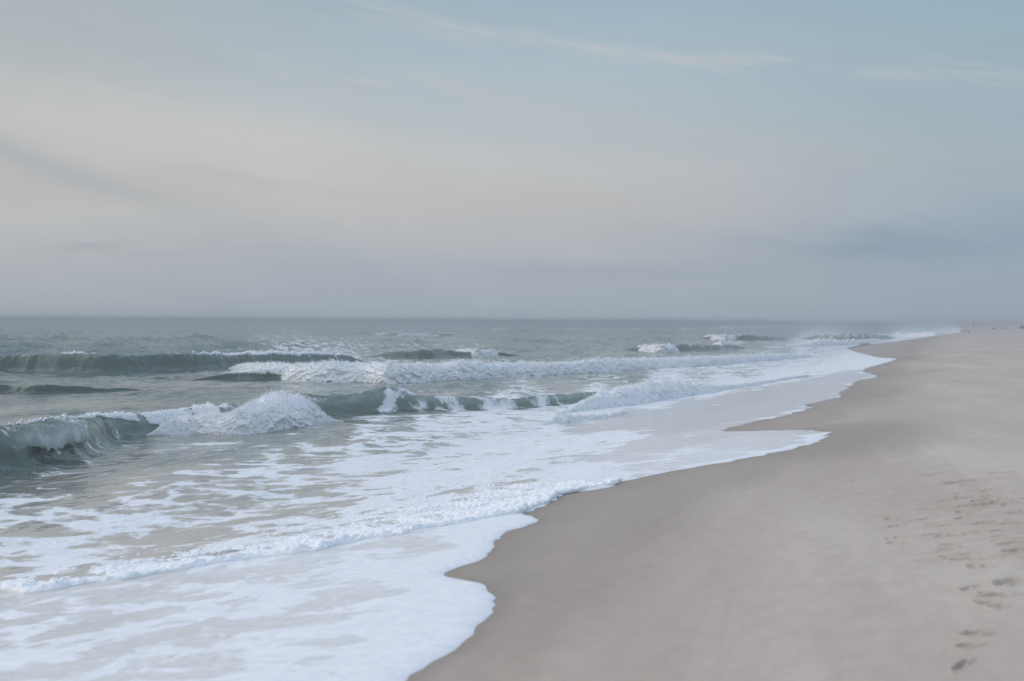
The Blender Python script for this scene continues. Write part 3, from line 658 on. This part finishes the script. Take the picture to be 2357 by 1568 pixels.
def whitewater(parent, ctrl, step, m=64, amp=.16, scale=1.0, spray=1500, seed=0, name='whitewater', back=.85, grain=1.0, endtaper=.05, dsize=.012):
    s, pos, tan, front, z0, cx, c = path_from(ctrl, step)
    h = solve_height(pos, front, z0, c, back)
    tp = sstep(s / s[-1], 0, endtaper) * sstep(1 - s / s[-1], 0, endtaper)
    h = h * (.1 + .9 * tp)
    n = len(s); t = np.linspace(0, 1, m); pr = crom(KW, m)
    S = np.repeat(s[:, None], m, 1); hh = h[:, None]
    wide = 1 + .15 * fbm(s * .6, s * 0 + seed, 3, .5, 41)[:, None]
    a = pr[None, :, 0] * hh * wide; b = pr[None, :, 1] * hh
    na = np.gradient(pr[:, 1]); nb = -np.gradient(pr[:, 0]); ln = np.hypot(na, nb); na, nb = -na / ln, -nb / ln
    arc = b - a
    k = 1.0 / scale
    sw = S + .25 * fbm(S * 1.1 * k, arc * 1.1 * k, 2, .5, 48 + seed); aw = arc + .25 * fbm(S * 1.1 * k + 9, arc * 1.1 * k, 2, .5, 49 + seed)
    d = billow(sw * 1.5 * k, aw * 1.7 * k + seed, 5, .62, 51 + seed) * 1.05 + fbm(S * .45 * k, arc * .7, 2, .5, 55 + seed) * .4 + .22 * fbm(S * 11 * k, arc * 9 * k, 3, .65, 57 + seed)
    d = d - .65
    fade = sstep(t, 0, .12)[None] * (1 - .55 * sstep(t, .86, 1.0)[None])
    D = amp * hh * d * fade
    toe = .13 * hh * fbm(S * .8 * k, S * 0, 3, .5, 59 + seed) * sstep(t, .55, 1)[None]
    a = a + na[None] * D * -1 * np.sign(1) + toe; b = b - nb[None] * D * -1
    X = pos[:, None, 0] + front[:, None, 0] * a + tan[:, None, 0] * D * .4; Y = pos[:, None, 1] + front[:, None, 1] * a + tan[:, None, 1] * D * .4
    V = np.stack([X, Y, z0[:, None] + b], -1)
    vv, ff = V.reshape(-1, 3), grid_faces(n, m)[:, ::-1]
    ff = np.concatenate([ff[:, [0, 1, 2]], ff[:, [0, 2, 3]]])
    if spray:
        N = int(spray * .4); i = rng.integers(0, n, N); j = rng.integers(int(m * .22), int(m * .97), N)
        clump = fbm(s[i] * 1.3 * k, b[i, j] * 2.2 * k + seed, 3, .55, 81 + seed)
        ok = clump + rng.normal(0, .25, N) > -.05; i, j = i[ok], j[ok]
        sz = np.minimum(rng.gamma(2.0, .5, len(i)), 2.2) * dsize * 1.15 * (.25 + .75 * tp[i])
        pv, pf = puffs(V[i, j], sz)
        ff = np.concatenate([ff, pf + len(vv)]); vv = np.concatenate([vv, pv])
    child(name, parent, vv, ff, FOAM)
    # torn foam and droplets over the crest and down the front
    if spray:
        i = rng.integers(0, n, spray); j = np.clip((rng.beta(1.5, 2.2, spray) * m * .95 + m * .1).astype(int), 0, m - 1)
        P = V[i, j].copy(); H = h[i]
        up = rng.exponential(1.0, spray) * .05 * H * (tp[i] + .05)
        P[:, 2] += up * 1.2 + .01; P[:, :2] += front[i] * (rng.normal(.01, .05, spray) * H)[:, None] + tan[i] * (rng.normal(0, .04, spray) * H)[:, None]
        sz = dsize * rng.uniform(.35, 1.3, spray) * np.exp(-up * 4)
        st = np.column_stack([rng.uniform(.6, 1.3, spray), rng.uniform(.6, 1.3, spray), rng.uniform(.7, 1.8, spray)])
        dv, df = drops(P, sz, st)
        child('spray', parent, dv, df, FOAM, kind='stuff')
    return h
def wave_thing(px, py, label, group='breaking waves rolling in'):
    P = unproject(px, py); return thing('breaking_wave', tuple(P), label, 'wave', group)

# near wave, curling on the left and collapsed into white water on its right
w = wave_thing(330, 1060, 'near green wave at the left edge, lip curling over, right end bursting white')
wave_body(w, [(-420, 1210, 1010, 0, 0, 0, 0), (-250, 1175, 1000, 0, 0, 0, 0), (-100, 1138, 990, 0, 0, 0, 0), (0, 1112, 984, 0, .0, .05, 0), (70, 1096, 976, .05, .02, .1, 0), (115, 1088, 969, .5, .06, .4, 0), (150, 1081, 966, .95, .10, .5, 0), (200, 1070, 962, 1.0, .14, .5, 0), (250, 1059, 959, .95, .2, .4, 0), (275, 1050, 958, .3, .26, .3, .2), (310, 1036, 957, .05, .26, .3, .3), (350, 1016, 954, .0, .2, .4, .95), (400, 1007, 947, .0, .06, .5, 1.15), (450, 1000, 940, 0, .04, .6, 1.1), (540, 996, 931, 0, .06, .6, .75), (620, 989, 920, 0, .1, .4, .75), (690, 981, 908, 0, .06, .2, .6), (760, 973, 905, 0, .05, 0, .3)],
          .014, m=150, lace=.06, seed=1, caps=([(60, 0), (90, .004), (300, .008), (340, .07), (380, .20), (430, .38), (480, .46), (530, .46), (570, .2), (610, 0)], 24000, .012))
whitewater(w, [(322, 1006, 1000), (360, 1004, 985), (400, 1002, 968), (440, 1001, 957), (485, 1001, 955), (520, 1002, 955), (550, 1002, 948), (590, 1000, 933), (620, 997, 921), (650, 994, 915), (685, 990, 918), (715, 985, 934), (745, 977, 958), (790, 971, 968)],
           .009, m=130, amp=.10, spray=16000, seed=2, dsize=.009, endtaper=.10)
# continuation of the same swell to the right
w = wave_thing(960, 952, 'lumpy green wave shoulder with foam sliding down its face, right of the white burst')
wave_body(w, [(600, 972, 925, 0, 0, .4), (690, 966, 902, 0, .14, .6), (760, 962, 912, 0, .18, .6), (830, 958, 901, 0, .14, .6), (900, 955, 894, .05, .20, .55), (980, 950, 907, 0, .40, .6), (1080, 946, 917, 0, .50, .6), (1180, 943, 917, 0, .50, .6), (1260, 938, 909, 0, .32, .65), (1330, 932, 902, 0, .20, .7), (1400, 925, 904, 0, .45, .5), (1480, 915, 899, 0, .6, .3)],
          .02, m=90, lace=.1, seed=3, rough=1.7)
w = wave_thing(1480, 935, 'short white breaker collapsing right at the wet sand in the middle')
whitewater(w, [(1270, 965, 955), (1310, 955, 945), (1345, 948, 924), (1380, 944, 912), (1430, 938, 899), (1480, 932, 888), (1530, 924, 882), (1580, 916, 884), (1630, 908, 889), (1680, 900, 889), (1740, 890, 881), (1800, 879, 872), (1880, 866, 860)],
           .016, m=84, amp=.12, spray=12000, seed=5, dsize=.016)
w = wave_thing(1360, 965, 'small curl of foam and stirred sand on the film of water below the inner breaker')
whitewater(w, [(1235, 984, 978), (1270, 980, 968), (1300, 976, 958), (1340, 970, 957), (1380, 966, 958), (1420, 960, 952), (1448, 952, 948)],
           .012, m=60, amp=.22, spray=1200, seed=6, dsize=.012)
# second line
w = wave_thing(1100, 874, 'long white breaker stretching across the middle of the sea')
wave_body(w, [(380, 882, 866, 0, 0, 0, 0), (430, 879, 861, 0, 0, 0, 0), (480, 877, 851, 0, 0, 0, 0), (530, 876, 841, 0, .02, 0, .3), (565, 877, 842, 0, .04, 0, .7), (610, 878, 842, 0, .05, 0, 1.15), (700, 881, 842, 0, .1, 0, 1.2), (900, 884, 842, 0, .1, 0, 1.3), (1100, 873, 842, 0, .1, 0, 1.3), (1400, 857, 835, 0, .1, 0, 1.3), (1700, 837, 823, 0, .1, 0, 1.3), (1880, 822, 816, 0, .1, 0, 1.2)],
          .05, m=80, seed=7, caps=([(515, 0), (540, .08), (580, .24), (620, .40), (690, .48), (740, 0)], 9000, .026))
whitewater(w, [(520, 850, 841), (550, 858, 841), (590, 867, 840), (640, 876, 841), (700, 880, 841), (760, 881, 836), (830, 881, 840), (890, 884, 838), (960, 882, 842), (1030, 876, 838), (1060, 876, 834), (1120, 872, 838), (1200, 868, 838), (1260, 866, 839), (1290, 862, 836), (1360, 859, 832), (1440, 854, 830), (1520, 848, 826), (1600, 845, 824), (1700, 837, 820), (1800, 829, 816), (1880, 822, 815)],
           .03, m=72, amp=.11, spray=26000, seed=8, scale=1.1, dsize=.022)
# third line, dark green swell on the left
w = wave_thing(300, 858, 'dark green unbroken swell on the left with a feathering crest')
wave_body(w, [(-300, 864, 832, 0, 0, 0), (-120, 862, 826, 0, 0, 0), (0, 860, 820, 0, 0, 0), (130, 862, 815, 0, 0, 0), (250, 863, 818, 0, 0, 0), (400, 858, 813, 0, 0, 0), (480, 855, 816, 0, .05, 0), (560, 850, 817, 0, .04, 0), (650, 845, 815, 0, .10, 0), (760, 838, 816, 0, .16, 0), (840, 832, 820, 0, .2, 0)],
          .06, m=80, lace=.10, seed=9, endtaper=.06, caps=([(100, 0), (130, .03), (170, .02), (200, 0), (480, 0), (540, .03), (640, .10), (700, .12), (800, .12), (840, .05)], 5000, .035))
whitewater(w, [(470, 820, 815), (540, 823, 815), (600, 826, 812), (640, 829, 811), (700, 829, 814), (760, 828, 814), (800, 826, 819)], .05, m=40, amp=.25, spray=2500, seed=10, scale=1.4, dsize=.03, endtaper=.22)
w = wave_thing(950, 826, 'green wave with a white broken shoulder above the long breaker')
wave_body(w, [(830, 824, 818, 0, 0, 0, 0), (900, 827, 812, 0, 0, 0, 0), (960, 828, 808, 0, 0, 0, 0), (1010, 828, 806, .1, 0, 0, .2), (1060, 825, 809, 0, .05, 0, .8), (1130, 822, 810, 0, .05, 0, .9), (1210, 820, 816, 0, 0, 0, .4)], .08, m=60, seed=11, rough=2.2)
whitewater(w, [(1035, 815, 807), (1060, 820, 807), (1090, 823, 808), (1130, 822, 808), (1175, 819, 811)], .05, m=40, amp=.2, spray=1500, seed=12, scale=1.6, dsize=.035, endtaper=.22)
w = wave_thing(1530, 812, 'white breaker with a green right shoulder far out on the right')
wave_body(w, [(1400, 808, 801, 0, 0, 0, 0), (1460, 810, 799, 0, 0, 0, .7), (1520, 812, 798, 0, .05, 0, .9), (1580, 811, 793, .1, .1, 0, .1), (1640, 808, 795, 0, .2, 0, 0), (1720, 802, 796, 0, .1, 0, 0)], .09, m=56, seed=13, rough=2.2)
whitewater(w, [(1455, 806, 799), (1485, 813, 797), (1520, 815, 796), (1550, 814, 797), (1568, 810, 800)], .05, m=40, amp=.2, spray=1500, seed=14, scale=1.8, dsize=.04, endtaper=.22)
w = wave_thing(1690, 788, 'dark humped wave with a white top far out before the haze')
wave_body(w, [(1580, 784, 778, 0, 0, 0, 0), (1620, 784, 775, 0, 0, 0, .7), (1670, 785, 774, 0, .05, 0, .9), (1720, 786, 772, .1, 0, 0, .1), (1770, 785, 775, 0, 0, 0, 0), (1820, 782, 778, 0, 0, 0, 0)], .12, m=50, seed=15, rough=2.2)
whitewater(w, [(1612, 779, 773), (1640, 785, 773), (1670, 786, 774), (1700, 785, 774), (1716, 780, 773)], .09, m=36, amp=.18, spray=900, seed=16, scale=2.2, dsize=.06, endtaper=.22)
w = wave_thing(1650, 797, 'small white crest just in front of the dark humped far wave')
whitewater(w, [(1632, 795, 789), (1660, 797, 788), (1700, 796, 789), (1722, 793, 789)], .09, m=30, amp=.2, spray=600, seed=17, scale=2.2, dsize=.05, endtaper=.22)
w = wave_thing(1880, 798, 'white surf running in along the far sand on the right')
whitewater(w, [(1760, 800, 792), (1800, 801, 787), (1840, 800, 785), (1880, 799, 783), (1930, 796, 785), (1990, 791, 784), (2050, 785, 780)], .09, m=36, amp=.22, spray=1500, seed=18, scale=2.2, dsize=.05, endtaper=.22)
w = wave_thing(1980, 782, 'dark swell before the hazy far end of the beach')
wave_body(w, [(1830, 781, 776, 0, .1, .3), (1900, 783, 772, 0, .15, .4), (1960, 784, 770, 0, .25, .4), (2010, 783, 771, 0, .3, .4), (2060, 780, 774, 0, .3, .3)], .14, m=44, seed=19, rough=2.4)
w = wave_thing(2120, 775, 'pale surf fading into haze where the shore meets the horizon')
whitewater(w, [(2000, 780, 773), (2050, 778.5, 770), (2100, 776, 768), (2150, 772.5, 766), (2200, 767, 763.5)], .12, m=30, amp=.25, spray=900, seed=20, scale=2.6, dsize=.06, endtaper=.22)
w = wave_thing(1720, 757, 'thin white line of foam nearest the horizon on the right')
whitewater(w, [(1630, 756.5, 752.5), (1690, 757, 752), (1750, 757, 751.5), (1800, 756, 750.5), (1840, 754.5, 751.5)], .3, m=24, amp=.25, spray=0, seed=22, scale=3, dsize=.1)
w = wave_thing(1210, 762, 'thin white line of foam near the horizon in the middle')
whitewater(w, [(1100, 762, 758.5), (1200, 763, 758.5), (1300, 763, 758), (1400, 762.5, 758.5), (1590, 762, 757), (1600, 761, 758)], .3, m=24, amp=.3, spray=0, seed=23, scale=3, dsize=.1)
w = wave_thing(930, 776, 'low whitecap patch far out left of the middle')
wave_body(w, [(780, 774, 769, 0, 0, 0, .6), (860, 776, 767, 0, 0, 0, .8), (940, 776, 768, 0, 0, 0, .8), (1000, 775, 769, 0, 0, 0, .6), (1080, 773, 770, 0, 0, 0, .5)], .14, m=44, seed=24)
whitewater(w, [(835, 775, 772.5), (870, 776.5, 769.5), (910, 777, 771), (950, 777, 769.5), (990, 776, 770.5), (1030, 774.5, 772)], .1, m=30, amp=.3, spray=700, seed=26, scale=2.6, dsize=.05, endtaper=.3)
w = wave_thing(90, 905, 'low dark ripple swell between the two big waves at the left edge')
wave_body(w, [(-260, 908, 892, 0, 0, 0), (-100, 908, 887, 0, 0, 0), (0, 907, 886, 0, 0, 0), (80, 908, 889, 0, 0, 0), (160, 906, 888, 0, 0, 0), (260, 903, 893, 0, 0, 0), (340, 898, 893, 0, 0, 0)], .04, m=60, seed=25, rough=2.0)

def wave_shelter(X, Y, k=4):
    nr, nc = X.shape; ri = np.unique(np.append(np.arange(0, nr, k), nr - 1)); ci = np.unique(np.append(np.arange(0, nc, k), nc - 1))
    x = X[np.ix_(ri, ci)].ravel().astype(np.float32); y = Y[np.ix_(ri, ci)].ravel().astype(np.float32); q = np.vstack(WAVES).astype(np.float32)
    o = np.zeros(len(x), np.float32)
    for a in range(0, len(x), 20000):
        d2 = ((x[a:a + 20000, None] - q[:, 0]) ** 2 + (y[a:a + 20000, None] - q[:, 1]) ** 2) / (2.4 * q[:, 2] + .5) ** 2
        o[a:a + 20000] = np.exp(-d2.min(1))
    c = o.reshape(len(ri), len(ci))
    c = np.stack([np.interp(np.arange(nr), ri, c[:, i]) for i in range(len(ci))], 1)
    return np.stack([np.interp(np.arange(nc), ci, c[i]) for i in range(nr)], 0).ravel()
build_sea()
# ------------------------------------------------------------------ rolled front of the wash running diagonally to the sand
def surge():
    ctrl = [(-160, 1384), (-60, 1372), (0, 1366), (60, 1372), (130, 1366), (200, 1352), (280, 1342), (360, 1326), (430, 1316), (520, 1302), (600, 1291), (680, 1283), (735, 1275), (760, 1264), (860, 1247), (935, 1236), (960, 1226), (1040, 1214), (1110, 1200), (1180, 1188), (1215, 1178), (1262, 1158), (1290, 1142), (1340, 1130), (1400, 1120), (1436, 1109)]
    P = unproject([c[0] for c in ctrl], [c[1] for c in ctrl])
    o = thing('surge_front', tuple(P[12]), 'low rolled edge of white froth running diagonally from the left edge to the sand', 'wave')
    L = np.linalg.norm(np.diff(P[:, :2], axis=0), axis=1).sum(); n = int(L / .012)
    pos = crom(P[:, :2], n); s = np.linspace(0, L, n)
    pos = pos + NV * (fbm(s * 1.6, s * 0, 4, .55, 61) * .05)[:, None]
    tan = np.gradient(pos, axis=0); k = 41; ker = np.hanning(k + 2)[1:-1]; ker /= ker.sum()
    tan = np.stack([np.convolve(np.pad(tan[:, i], k // 2, mode='edge'), ker, 'valid') for i in (0, 1)], -1); tan /= np.linalg.norm(tan, axis=1)[:, None]
    front = np.stack([tan[:, 1], -tan[:, 0]], -1)
    z0 = water_z(uv(pos[:, 0], pos[:, 1])[0]) + .015
    m = 40; th = np.linspace(0, 1, m)
    h = .038 + .020 * fbm(s * .7, s * 0 + 3, 3, .5, 63) + .012 * fbm(s * 4, s * 0 + 1, 2, .5, 64)
    h = np.clip(h * (1.5 - .6 * s / L), .016, .12) * sstep(L - s, 0, .8)
    pr = crom(np.array([(-4.2, -.2), (-3.0, .35), (-1.7, .8), (-.8, 1.0), (-.1, .78), (.12, .4), (0, -.35)]), m)
    S = np.repeat(s[:, None], m, 1); hh = h[:, None]
    a = pr[None, :, 0] * hh; b = pr[None, :, 1] * hh
    b = b + hh * .38 * (billow(S * 5, a * 8, 4, .55, 65) - .45) * sstep(1 - th, 0, .35)[None] + hh * .12 * fbm(S * 22, a * 30, 2, .5, 66)
    V = np.stack([pos[:, None, 0] + front[:, None, 0] * a, pos[:, None, 1] + front[:, None, 1] * a, z0[:, None] + b], -1).reshape(-1, 3)
    child('foam_roll', o, V, grid_faces(n, m)[:, ::-1], FOAM)
    # froth bubbles heaped behind the roll
    N = 30000
    i = rng.integers(0, n, N); back = rng.gamma(1.3, .34, N) * (.45 + 2.6 * (i / n) ** 1.4)
    Q = pos[i] - front[i] * (back + .05)[:, None]
    dens = fbm(Q[:, 0] * 1.6, Q[:, 1] * 1.6, 3, .5, 67)
    ok = dens + rng.normal(0, .18, N) > -.05 + .10 * back
    Q = Q[ok]; bk = back[ok]
    sz = np.minimum(rng.gamma(2.0, .009, len(Q)), .034) * np.clip(1.1 - .28 * bk, .35, 1.1) + .004
    q = np.column_stack([Q, water_z(uv(Q[:, 0], Q[:, 1])[0]) + .03 + sz * .15])
    # rounded bubbles
    import bmesh
    bm = bmesh.new(); bmesh.ops.create_icosphere(bm, subdivisions=2, radius=1); bv = np.array([v.co for v in bm.verts]); bf = np.array([[v.index for v in f.verts] for f in bm.faces]); bm.free()
    lump = 1 + .18 * rng.normal(size=(len(q), len(bv), 1)) * 0 
    ax = np.column_stack([rng.uniform(.8, 1.7, len(q)), rng.uniform(.8, 1.7, len(q)), rng.uniform(.5, .95, len(q))])
    Vb = q[:, None] + bv[None] * lump * (sz[:, None] * ax)[:, None]
    Fb = bf[None] + (np.arange(len(q)) * len(bv))[:, None, None]
    child('froth', o, Vb.reshape(-1, 3), Fb.reshape(-1, 3), FOAM, kind='stuff')
surge()

# ------------------------------------------------------------------ far away on the sand: a walker and dark scraps; a gull
def skin_body(name, parent, verts, edges, radii, mat, loc):
    me = bpy.data.meshes.new(name); me.from_pydata(verts, edges, [])
    o = bpy.data.objects.new(name, me); C.objects.link(o)
    sk = o.modifiers.new('skin', 'SKIN'); ss = o.modifiers.new('sub', 'SUBSURF'); ss.levels = 1; ss.render_levels = 1
    for i, r in enumerate(radii): me.skin_vertices[0].data[i].radius = (r, r)
    me.skin_vertices[0].data[0].use_root = True
    dg = bpy.context.evaluated_depsgraph_get(); ev = o.evaluated_get(dg)
    me2 = bpy.data.meshes.new_from_object(ev); me2.name = name
    C.objects.unlink(o); bpy.data.objects.remove(o)
    me2.materials.clear(); me2.materials.append(mat)
    me2.polygons.foreach_set('use_smooth', np.ones(len(me2.polygons), bool))
    ob = link(name, me2, parent); return ob
SKIN = mat_plain('skin', (.34, .22, .17)); SHIRT = mat_plain('dark_shirt', (.05, .055, .07)); TROUSER = mat_plain('dark_trousers', (.06, .06, .07)); HAIR = mat_plain('hair', (.04, .03, .025))
SCRAP = mat_plain('dark_seaweed', (.035, .032, .028), .6, .5, 30); GULL = mat_plain('grey_plumage', (.16, .16, .17), .7, .3, 12)
def person():
    P = unproject(2241.7, 754.2, sand_z)
    o = thing('person', tuple(P), 'lone distant walker in dark clothes on the hazy far beach', 'person')
    Vb = [(0, 0, .92), (0, 0, 1.12), (0, .01, 1.36), (0, .0, 1.47), (0, -.03, 1.56), (0, -.03, 1.68),
          (.19, 0, 1.38), (.24, .02, 1.10), (.25, -.10, .88), (.25, -.13, .80), (-.19, 0, 1.38), (-.24, .02, 1.10), (-.25, -.06, .88), (-.25, -.08, .80),
          (.09, 0, .86), (.10, -.12, .48), (.10, -.02, .08), (.10, -.16, .04), (-.09, 0, .86), (-.10, .10, .48), (-.10, .28, .12), (-.10, .16, .04)]
    Eb = [(0, 1), (1, 2), (2, 3), (3, 4), (4, 5), (2, 6), (6, 7), (7, 8), (8, 9), (2, 10), (10, 11), (11, 12), (12, 13), (0, 14), (14, 15), (15, 16), (16, 17), (0, 18), (18, 19), (19, 20), (20, 21)]
    Rb = [.14, .13, .15, .055, .085, .08, .065, .05, .038, .03, .065, .05, .038, .03, .095, .065, .045, .035, .095, .065, .045, .035]
    skin_body('body', o, Vb, Eb, Rb, SKIN, P)
    skin_body('shirt', o, [Vb[i] for i in (0, 1, 2, 6, 7, 10, 11)], [(0, 1), (1, 2), (2, 3), (3, 4), (2, 5), (5, 6)], [.165, .155, .175, .085, .065, .085, .065], SHIRT, P)
    skin_body('trousers', o, [Vb[i] for i in (0, 14, 15, 16, 18, 19, 20)], [(0, 1), (1, 2), (2, 3), (0, 4), (4, 5), (5, 6)], [.16, .115, .085, .065, .115, .085, .065], TROUSER, P)
    skin_body('hair', o, [(0, .0, 1.60), (0, -.01, 1.70)], [(0, 1)], [.085, .085], HAIR, P)
    o.rotation_euler = (0, 0, .6)
person()
def scrap(px, py, w, h, label, seed):
    P = unproject(px, py, sand_z)
    o = thing('seaweed_clump', tuple(P), label, 'seaweed', 'dark scraps lying on the far sand')
    import bmesh
    bm = bmesh.new(); bmesh.ops.create_icosphere(bm, subdivisions=3, radius=1); bv = np.array([v.co for v in bm.verts]); bf = np.array([[v.index for v in f.verts] for f in bm.faces]); bm.free()
    n = fbm(bv[:, 0] * 2 + seed, bv[:, 1] * 2 + bv[:, 2] * 1.3, 3, .6, 71 + seed)
    V = bv * (1 + .45 * n)[:, None] * np.array([w / 2, w / 2.6, h / 1.6]); V[:, 2] = np.maximum(V[:, 2] + h * .25, -.03)
    child('mound', o, V + P, bf, SCRAP, smooth=False)
    fr = []
    for k in range(9):
        a = rng.uniform(0, 6.28); l = w * rng.uniform(.5, .95); c, s_ = math.cos(a), math.sin(a); wd = .03 + .02 * rng.random()
        for t in np.linspace(.2, 1, 7):
            x, y = c * l * t, s_ * l * t + .08 * math.sin(5 * t + k); zz = h * .5 * (1 - t) + .02
            fr += [(x - s_ * wd, y + c * wd, zz), (x, y, zz + .03), (x + s_ * wd, y - c * wd, zz)]
    fr = np.array(fr); F = np.concatenate([grid_faces(7, 3) + 21 * k for k in range(9)])
    child('frond', o, fr + P, F, SCRAP, kind='stuff') if False else child('fronds', o, fr + P, F, SCRAP)
scrap(2230.7, 766.0, .38, .16, 'low dark seaweed scrap on far sand, below the walker', 1)
scrap(2288, 758.5, .62, .30, 'dark seaweed lump on the far beach crest, right of the walker', 2)
scrap(2313.4, 757.0, .5, .22, 'faint small scrap on the far beach crest between two darker lumps', 3)
scrap(2352.5, 756.5, .55, .62, 'tall dark lump at the right edge of the photo on the beach crest', 4)
def bird():
    d = rays(770.6, 515.0); P = CAM + d / np.hypot(d[0], d[1]) * 260
    o = thing('gull', tuple(P), 'tiny gull gliding over the sea in the left half of the sky', 'bird')
    skin_body('body', o, [(0, 0, 0), (.14, 0, .01), (.22, 0, .03), (.27, 0, .025), (-.14, 0, 0), (-.24, 0, .0)], [(0, 1), (1, 2), (2, 3), (0, 4), (4, 5)], [.055, .05, .032, .01, .04, .02], GULL, P)
    for sgn in (1, -1):
        pts = []
        for t in np.linspace(0, 1, 9):
            y = sgn * (.04 + .55 * t); z = .16 * math.sin(t * 2.1) ; c = .10 * (1 - t * .75) + .01; x0 = .03 - .10 * t * t
            pts += [(x0 + c, y, z), (x0, y, z + .012), (x0 - c, y, z)]
        child('wing', o, np.array(pts) + P, grid_faces(9, 3), GULL)
    o.rotation_euler = (0, .05, math.radians(-70))
bird()

# ------------------------------------------------------------------ salt haze over the sea
def haze():
    m, T = new_mat('haze')
    out = T.new('ShaderNodeOutputMaterial'); pv = T.new('ShaderNodeVolumePrincipled')
    pv.inputs['Density'].default_value = .0034; pv.inputs['Color'].default_value = (.52, .56, .60, 1); pv.inputs['Anisotropy'].default_value = .2
    T.l.new(pv.outputs[0], out.inputs['Volume'])
    a, lo, hi = 4000, -7.5, 2.15
    V = np.array([(x, y, z) for x in (-a, a) for y in (-a, a) for z in (lo, hi)], float)
    F = np.array([(0, 1, 3, 2), (4, 6, 7, 5), (0, 4, 5, 1), (2, 3, 7, 6), (0, 2, 6, 4), (1, 5, 7, 3)])
    link('haze', mesh_from('haze', V, F, m, smooth=False), kind='stuff')
haze()
